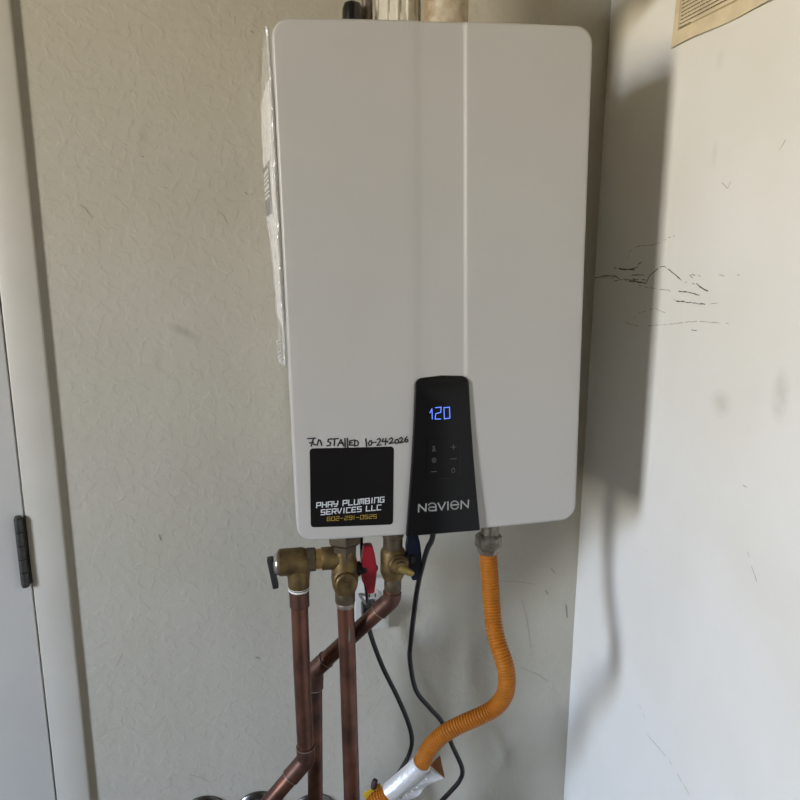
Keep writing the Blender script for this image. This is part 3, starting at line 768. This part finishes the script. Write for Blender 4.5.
b2 = NB(); lathe(b2, (0, 0.02, 0), (0, -1, 0), [(0, PR), (0.075, PR)], 20); obj('tube', b2, M_cu, t)
b2 = NB(); lathe(b2, (0, -0.045, 0), (0, -1, 0), [(0, 0.017), (0.018, 0.017), (0.021, 0.013)], 20); obj('cap', b2, M_cu2, t)

# ================================================================ gas connector
M_or = mat('orange_coating', (0.45, 0.15, 0.009), 0.45, spec=0.35, var=0.2, vscale=60)
M_nut = mat('weathered_nut', (0.28, 0.26, 0.22), 0.45, 0.75, var=0.6, vscale=70, color2=(0.11, 0.09, 0.065), bump=0.0005, bscale=200)
HP = [(0.1001, -0.285, 1.1331), (0.1036, -0.29, 1.0848), (0.1058, -0.295, 1.0508), (0.1068, -0.305, 1.0194), (0.1088, -0.315, 0.9973), (0.114, -0.325, 0.9751), (0.1213, -0.332, 0.9511), (0.1247, -0.335, 0.9248), (0.1221, -0.333, 0.8957), (0.1088, -0.325, 0.868), (0.0851, -0.318, 0.8495), (0.0613, -0.31, 0.834), (0.0372, -0.302, 0.8164), (0.0177, -0.292, 0.7936), (0.0024, -0.282, 0.7639), (-0.0074, -0.274, 0.7326), (-0.0339, -0.262, 0.6956), (-0.0637, -0.255, 0.6646), (-0.0886, -0.25, 0.6428), (-0.112, -0.25, 0.592), (-0.136, -0.25, 0.535), (-0.146, -0.25, 0.45), (-0.146, -0.25, 0.3), (-0.146, -0.25, 0.15), (-0.146, -0.25, 0.02)]
t = thing('gas_hose', 'orange corrugated gas connector hose curving below the heater', 'hose')
SUB = 6; pitch_ = 0.0052
rs = resample(HP, pitch_ / SUB)
b2 = NB(); sweep(b2, rs, lambda i: 0.0113 + 0.0037 * (1, 1, 0.86, 0.05, 0.05, 0.86)[i % SUB], 20)
obj('corrugated_tube', b2, M_or, t, angle=80)
b2 = NB(); lathe(b2, (0.1025, -0.285, 1.196), (-0.012, 0, -1), [(0, 0.0150), (0.040, 0.0150)], 20); obj('gas_nipple', b2, M_nut, t)
b2 = NB(); lathe(b2, (0.1006, -0.285, 1.1661), (-0.012, 0, -1), [(0, 0.0185), (0.004, 0.0226), (0.022, 0.0226), (0.026, 0.0195), (0.030, 0.0178), (0.034, 0.0172)], 6, rot=0.30); obj('flare_nut', b2, M_nut, t, angle=20)
# foil label wrapped round the lower run, its ends pressed into a flag
i0 = min(range(len(rs)), key=lambda i: (rs[i] - Vector((-0.0058, -0.275, 0.7353))).length)
i1 = min(range(len(rs)), key=lambda i: (rs[i] - Vector((-0.0637, -0.255, 0.6646))).length)
M_foil = mat('silver_foil', (0.88, 0.88, 0.89), 0.42, 0.5, bump=0.0016, bscale=110)
b2 = NB(); sweep(b2, rs[i0:i1:3], 0.0172, 22); lab = obj('foil_label', b2, M_foil, t); lab['label'] = 'silver printed label wrapped around the hose'
axis = (rs[i1] - rs[i0]).normalized()
side = Vector((0.76, -0.16, -0.63)); side = (side - axis * side.dot(axis)).normalized()
nrm = axis.cross(side)
b2 = NB(); rows = []
NA, NBk = 14, 6
L = (rs[i1] - rs[i0]).length
for a in range(NA + 1):
    row = []
    for b_ in range(NBk + 1):
        s_ = 0.014 + 0.025 * b_ / NBk
        base = rs[i0 + (i1 - i0) * a // NA]
        curl = 0.012 * (b_ / NBk) * max(0, 1 - a / 3.0) ** 2
        row.append(b2.verts.new(base + side * s_ - axis * curl * 1.2 + nrm * (0.003 * math.sin(a * 0.9 + b_) * b_ / NBk + curl * 1.5)))
    rows.append(row)
grid_faces(b2, rows)
bmesh.ops.solidify(b2, geom=b2.faces[:], thickness=0.0005)
obj('label_flag', b2, M_foil, lab)
b2 = NB()
for a in range(11):
    x = 0.15 + 0.07 * a
    base = rs[int(i0 + (i1 - i0) * min(x, 0.99))]
    for q_ in range(2 + a % 2):
        o = base + side * (0.0195 + 0.003 * q_) + axis * random.uniform(-0.001, 0.001) - nrm * 0.0032
        u = axis * 0.0017; v = side * 0.0011
        for sg in (-1, 1):
            b2.faces.new([b2.verts.new(o + nrm * (sg * 0.0032 + 0.0032) + k) for k in (-u - v, u - v, u + v, -u + v)])
obj('label_print', b2, mat('label_white_print', (0.86, 0.86, 0.85), 0.5), lab, smooth=False)
b2 = NB(); b2.faces.new([b2.verts.new(c) for c in [(0.0115, -0.262, 0.7187), (0.0282, -0.268, 0.7418), (0.0365, -0.275, 0.6991), (0.0228, -0.27, 0.7092)]]); bmesh.ops.solidify(b2, geom=b2.faces[:], thickness=0.0005); obj('folded_corner', b2, mat('painted_hose_reflection', (0.40, 0.18, 0.07), 0.45), lab, smooth=False)  # the hose's reflection in the foil, painted as an orange corner
b2 = NB()
hd = (rs[-1] - rs[-4]).normalized()
lathe(b2, rs[-1] - hd * 0.008, hd, [(0, 0.0185), (0.003, 0.0215), (0.024, 0.0215), (0.0275, 0.019)], 6); obj('flare_nut', b2, M_nut, t, angle=20)
M_yel = mat('yellow_tag', (0.60, 0.42, 0.03), 0.5)
yb = NB(); box(yb, (-0.018, -0.001, -0.016), (0.018, 0.001, 0.013), 0.0006); yl = obj('hang_tag', yb, M_yel, t); yl.location = (-0.0862, -0.2335, 0.6485); yl.rotation_euler = (0.0, -0.45, 0.1)
yl['label'] = 'yellow tag behind the hose'
b2 = NB(); lathe(b2, (0, 0, -0.008), (0.2, -0.1, 1), [(0, 0.005), (0.012, 0.0062), (0.018, 0.0045)], 10); k_ = obj('tag_tie', b2, mat('purple_brown', (0.05, 0.03, 0.035), 0.5), t); k_.location = (-0.0877, -0.2335, 0.6685)

# ================================================================ power outlet and cord
M_plate = mat('white_outlet', (0.62, 0.61, 0.57), 0.4)
t = thing('wall_outlet', 'white wall outlet cover partly hidden behind the diagonal pipe', 'outlet', (-0.061, 0, 0.910))
b2 = NB(); box(b2, (-0.035, -0.016, -0.0575), (0.035, -0.001, 0.0575), 0.003); obj('cover_plate', b2, M_plate, t)
for dz in (-0.0195, 0.0195):
    b2 = NB(); lathe(b2, (0, -0.0155, dz), (0, -1, 0), [(0, 0.0170), (0.002, 0.0170), (0.0026, 0.0160)], 24); rc = obj('receptacle', b2, M_plate, t)
    b2 = NB()
    for sx in (-0.006, 0.006): box(b2, (sx - 0.0011, -0.0187, dz - 0.002), (sx + 0.0011, -0.0178, dz + 0.006))
    lathe(b2, (0, -0.0178, dz - 0.008), (0, -1, 0), [(0, 0.0025), (0.0009, 0.0025)], 10)
    obj('slots', b2, M_rub, rc, smooth=False)
b2 = NB(); lathe(b2, (0, -0.0158, 0), (0, -1, 0), [(0, 0.0035), (0.001, 0.0030)], 12); obj('screw', b2, M_steel, t)
t = thing('power_cord', 'black power cord looping from under the heater to the wall outlet', 'cord')
CBp = [(0.0160, -0.255, 1.200), (0.0130, -0.250, 1.150), (0.0078, -0.23, 1.1189), (0.0041, -0.18, 1.0391), (0.0028, -0.15, 0.9741), (0.0012, -0.12, 0.8848), (0.0032, -0.1, 0.8295), (0.0177, -0.09, 0.755), (0.0492, -0.08, 0.7037), (0.0748, -0.08, 0.6683), (0.0971, -0.08, 0.6115), (0.1198, -0.08, 0.5535), (0.1161, -0.08, 0.5248), (0.0949, -0.08, 0.4982), (0.0736, -0.08, 0.4741),
       (0.050, -0.08, 0.435), (0.015, -0.078, 0.405), (-0.025, -0.074, 0.412), (-0.0405, -0.07, 0.4641), (-0.0262, -0.06, 0.5149), (-0.0041, -0.055, 0.5494), (0.0116, -0.05, 0.575), (0.0178, -0.05, 0.6104), (0.009, -0.05, 0.6544), (-0.0144, -0.05, 0.7179), (-0.0415, -0.05, 0.7805), (-0.0619, -0.05, 0.8389), (-0.0718, -0.05, 0.8775), (-0.0730, -0.048, 0.895)]
b2 = NB(); sweep(b2, resample(CBp, 0.006), 0.0049, 10); obj('cable', b2, mat('black_cable', (0.010, 0.010, 0.011), 0.42), t)
b2 = NB(); box(b2, (-0.085, -0.060, 0.893), (-0.055, -0.019, 0.926), 0.005); lathe(b2, (-0.0727, -0.048, 0.897), (0, 0, -1), [(0, 0.0085), (0.012, 0.0066), (0.022, 0.0056)], 12)
obj('plug', b2, M_blk, t)
t = thing('sensor_wire', 'thin black wire hanging beside the red valve handle', 'wire')
b2 = NB(); sweep(b2, resample([(-0.098, -0.17, 1.20), (-0.098, -0.165, 1.10), (-0.0945, -0.16, 1.05), (-0.089, -0.155, 1.015), (-0.0865, -0.14, 0.98), (-0.0865, -0.05, 0.945), (-0.086, 0.004, 0.93)], 0.006), 0.0030, 8); obj('wire', b2, M_blk, t)

# ================================================================ document pouch taped to the heater's left side
def film_material():
    m = bpy.data.materials.new('clear_film'); m.use_nodes = True
    tr = m.node_tree; L = tr.links.new; b = tr.nodes['Principled BSDF']
    b.inputs['Base Color'].default_value = (0.93, 0.93, 0.92, 1); b.inputs['Roughness'].default_value = 0.12
    b.inputs['IOR'].default_value = 1.45
    tp = tr.nodes.new('ShaderNodeBsdfTransparent'); mx = tr.nodes.new('ShaderNodeMixShader')
    fr_ = tr.nodes.new('ShaderNodeTexNoise'); fr_.inputs['Scale'].default_value = 45
    co = tr.nodes.new('ShaderNodeTexCoord'); L(co.outputs['Object'], fr_.inputs['Vector'])
    mp = tr.nodes.new('ShaderNodeMapRange'); mp.inputs['From Min'].default_value = 0.4; mp.inputs['From Max'].default_value = 0.75; mp.inputs['To Min'].default_value = 0.22; mp.inputs['To Max'].default_value = 0.6
    L(fr_.outputs['Fac'], mp.inputs['Value']); L(mp.outputs[0], mx.inputs[0])
    L(tp.outputs[0], mx.inputs[1]); L(b.outputs[0], mx.inputs[2])
    L(mx.outputs[0], tr.nodes['Material Output'].inputs['Surface'])
    return m
M_film = film_material()
def side_x(z): return -0.220 + 0.0077 - (z - 1.20) * math.sin(math.radians(1.2278))
# distance of the pouch's back edge from the heater's side, by height
FL = [(1.450, 0.005), (1.504, 0.008), (1.606, 0.011), (1.640, 0.013), (1.665, 0.017), (1.74, 0.018), (1.82, 0.018), (1.87, 0.014), (1.905, 0.010), (1.94, 0.008)]
def flare(z):
    if z <= FL[0][0]: return FL[0][1]
    for (a, b_), (c, d) in zip(FL, FL[1:]):
        if z <= c: return b_ + (d - b_) * (z - a) / (c - a)
    return FL[-1][1]
def pouch_pt(u, v, off, amp, z0=1.462, z1=1.915, inner=False):
    """u 0..1 from the front edge backward, v 0..1 upward"""
    y = -0.318 + 0.225 * u
    z = z0 + (z1 - z0) * v - 0.0
    f = flare(z)
    lift = 0.0030 if inner else 0.0050 + f * (u ** 0.7)
    n = noise.noise(Vector((u * 5, v * 16, off * 300))) * amp + noise.noise(Vector((u * 14, v * 40, 3.1 + off * 300))) * amp * 0.5
    return Vector((side_x(z) - lift - off + n, y, z))
t = thing('document_pouch', 'clear plastic document pouch taped to the left side of the heater', 'pouch')
for nm, off, amp, zb in (('outer_film', 0.0040, 0.0030, 1.462), ('inner_film', 0.0002, 0.0004, 1.470)):
    b2 = NB(); rows = []
    for i in range(61):
        rows.append([b2.verts.new(pouch_pt(k / 16, i / 60, off * (math.sin(PI * (0.06 + 0.94 * k / 16)) ** 0.6 ), amp, zb, 1.915, nm == 'inner_film')) for k in range(17)])
    grid_faces(b2, rows)
    obj(nm, b2, M_film, t, angle=60)
b2 = NB()     # rolled, crinkled lower and front seams
sweep(b2, resample([pouch_pt(0.0, v / 30, 0.001, 0.0016) for v in range(31)], 0.005), lambda i: 0.0022 + 0.0014 * noise.noise(Vector((i * 0.7, 0, 0))), 8)
sweep(b2, resample([pouch_pt(u / 12, 0.004, 0.003, 0.003) for u in range(13)], 0.004), lambda i: 0.0045 + 0.0025 * noise.noise(Vector((i * 0.9, 2, 0))), 8)
obj('crinkled_seam', b2, mat('crinkled_film', (0.62, 0.62, 0.60), 0.12, spec=0.8, coat=0.6, bump=0.002, bscale=130), t)
b2 = NB(); rows = []
for i in range(9):
    z = 1.888 + 0.034 * i / 8
    rows.append([b2.verts.new(Vector((side_x(z) - 0.0012 - 0.007 * (1 - i / 8) * (k / 10), -0.320 + 0.21 * k / 10, z + 0.004 * math.sin(k)))) for k in range(11)])
grid_faces(b2, rows); bmesh.ops.solidify(b2, geom=b2.faces[:], thickness=0.0003); obj('tape_strip', b2, M_film, t)
M_paper = mat('white_paper', (0.80, 0.78, 0.75), 0.7)
t = thing('manual_booklet', 'white folded manual inside the clear pouch on the heater side', 'booklet')
b2 = NB(); F_, K_ = [], []
for i in range(31):
    v = 0.12 + 0.74 * i / 30
    F_.append([b2.verts.new(pouch_pt(0.05 + 0.88 * k / 10, v, 0.0015, 0.0006)) for k in range(11)])
    K_.append([b2.verts.new(pouch_pt(0.05 + 0.88 * k / 10, v, 0.0012, 0.0, inner=True)) for k in range(11)])
grid_faces(b2, F_); grid_faces(b2, [r[::-1] for r in K_])
edge = lambda A: A[0] + [r[-1] for r in A[1:]] + A[-1][-2::-1] + [r[0] for r in A[-2:0:-1]]
EA, EB = edge(F_), edge(K_)
for i in range(len(EA)):
    j = (i + 1) % len(EA); b2.faces.new((EA[i], EA[j], EB[j], EB[i]))
bmesh.ops.recalc_face_normals(b2, faces=b2.faces[:])
obj('pages', b2, M_paper, t)
b2 = NB(); rows = []
for i in range(9):
    v = 0.475 + 0.165 * i / 8
    rows.append([b2.verts.new(pouch_pt(0.25 + 0.67 * k / 6, v, 0.0019, 0.0006)) for k in range(7)])
grid_faces(b2, rows); gl = obj('grey_label', b2, mat('grey_label', (0.16, 0.155, 0.15), 0.6), t, smooth=False); gl['label'] = 'grey barcode label'
b2 = NB()
for i, (va, vb) in enumerate(((0.530, 0.540), (0.546, 0.553), (0.559, 0.574), (0.580, 0.588), (0.594, 0.602), (0.608, 0.622))):
    rows = [[b2.verts.new(pouch_pt(0.35 + 0.57 * k / 6, v, 0.0023, 0.0006)) for k in range(7)] for v in (va, vb)]
    grid_faces(b2, rows)
obj('barcode_bars', b2, M_paper, gl, smooth=False)

# ================================================================ paper notice on the right wall
M_parch = mat('aged_paper', (0.78, 0.67, 0.46), 0.7, var=0.18, vscale=25)
t = thing('paper_notice', 'yellowed printed notice on the right wall at the top edge of the picture', 'notice', (XR, -0.38, 1.932))
NZ, NY = 10, 24
def npt(a, b_, dx=0.0):
    y = -0.2385 - 0.285 * a; z = 1.932 + 0.216 * b_
    off = 0.0035 * max(0, 1 - b_ * 5) * (0.35 + 0.65 * abs(math.sin(a * 5 + 0.4))) + 0.0010
    return Vector((-off - dx, y + 0.38, z - 1.932 + (0.0012 * math.sin(a * 9) if b_ == 0 else 0)))
b2 = NB(); G1 = [[b2.verts.new(npt(a / NY, b_ / NZ)) for a in range(NY + 1)] for b_ in range(NZ + 1)]
G2 = [[b2.verts.new(npt(a / NY, b_ / NZ, -0.0006)) for a in range(NY + 1)] for b_ in range(NZ + 1)]
grid_faces(b2, G1); grid_faces(b2, [r[::-1] for r in G2])
EA, EB = edge(G1), edge(G2)
for i in range(len(EA)):
    j = (i + 1) % len(EA); b2.faces.new((EA[i], EA[j], EB[j], EB[i]))
bmesh.ops.recalc_face_normals(b2, faces=b2.faces[:])
obj('sheet', b2, M_parch, t, smooth=False)
M_ink = mat('notice_ink', (0.03, 0.025, 0.022), 0.7)
b2 = NB()
for k in range(32):
    z = 0.024 + k * 0.0054
    if z > 0.20: break
    s0 = 0.075; e1 = 0.19 if k == 0 else 0.93
    s_ = s0
    while s_ < e1:
        w_ = random.uniform(0.015, 0.05)
        b0, b1 = s_, min(e1, s_ + w_)
        zz = z / 0.216
        ribbon(b2, [(b0, zz), (b1, zz)], 0.0, lambda u, v: npt(u, v)) if False else None
        q4 = [(b0, zz - 0.0028), (b1, zz - 0.0028), (b1, zz + 0.0028), (b0, zz + 0.0028)]
        b2.faces.new([b2.verts.new(npt(u, v, 0.0010)) for u, v in q4])
        s_ = b1 + random.uniform(0.002, 0.006)
obj('printed_lines', b2, M_ink, t, smooth=False)
b2 = NB()
def rect_line(a0, a1, c0, c1, w):
    for q4 in ([(a0, c0), (a1, c0), (a1, c0 + w), (a0, c0 + w)], [(a0, c1 - w), (a1, c1 - w), (a1, c1), (a0, c1)], [(a0, c0), (a0 + w * 0.76, c0), (a0 + w * 0.76, c1), (a0, c1)], [(a1 - w * 0.76, c0), (a1, c0), (a1, c1), (a1 - w * 0.76, c1)]):
        b2.faces.new([b2.verts.new(npt(u, v, 0.0010)) for u, v in q4])
rect_line(0.062, 0.945, 0.10, 0.95, 0.006)
obj('border_line', b2, mat('border_ink', (0.42, 0.33, 0.18), 0.7), t, smooth=False)
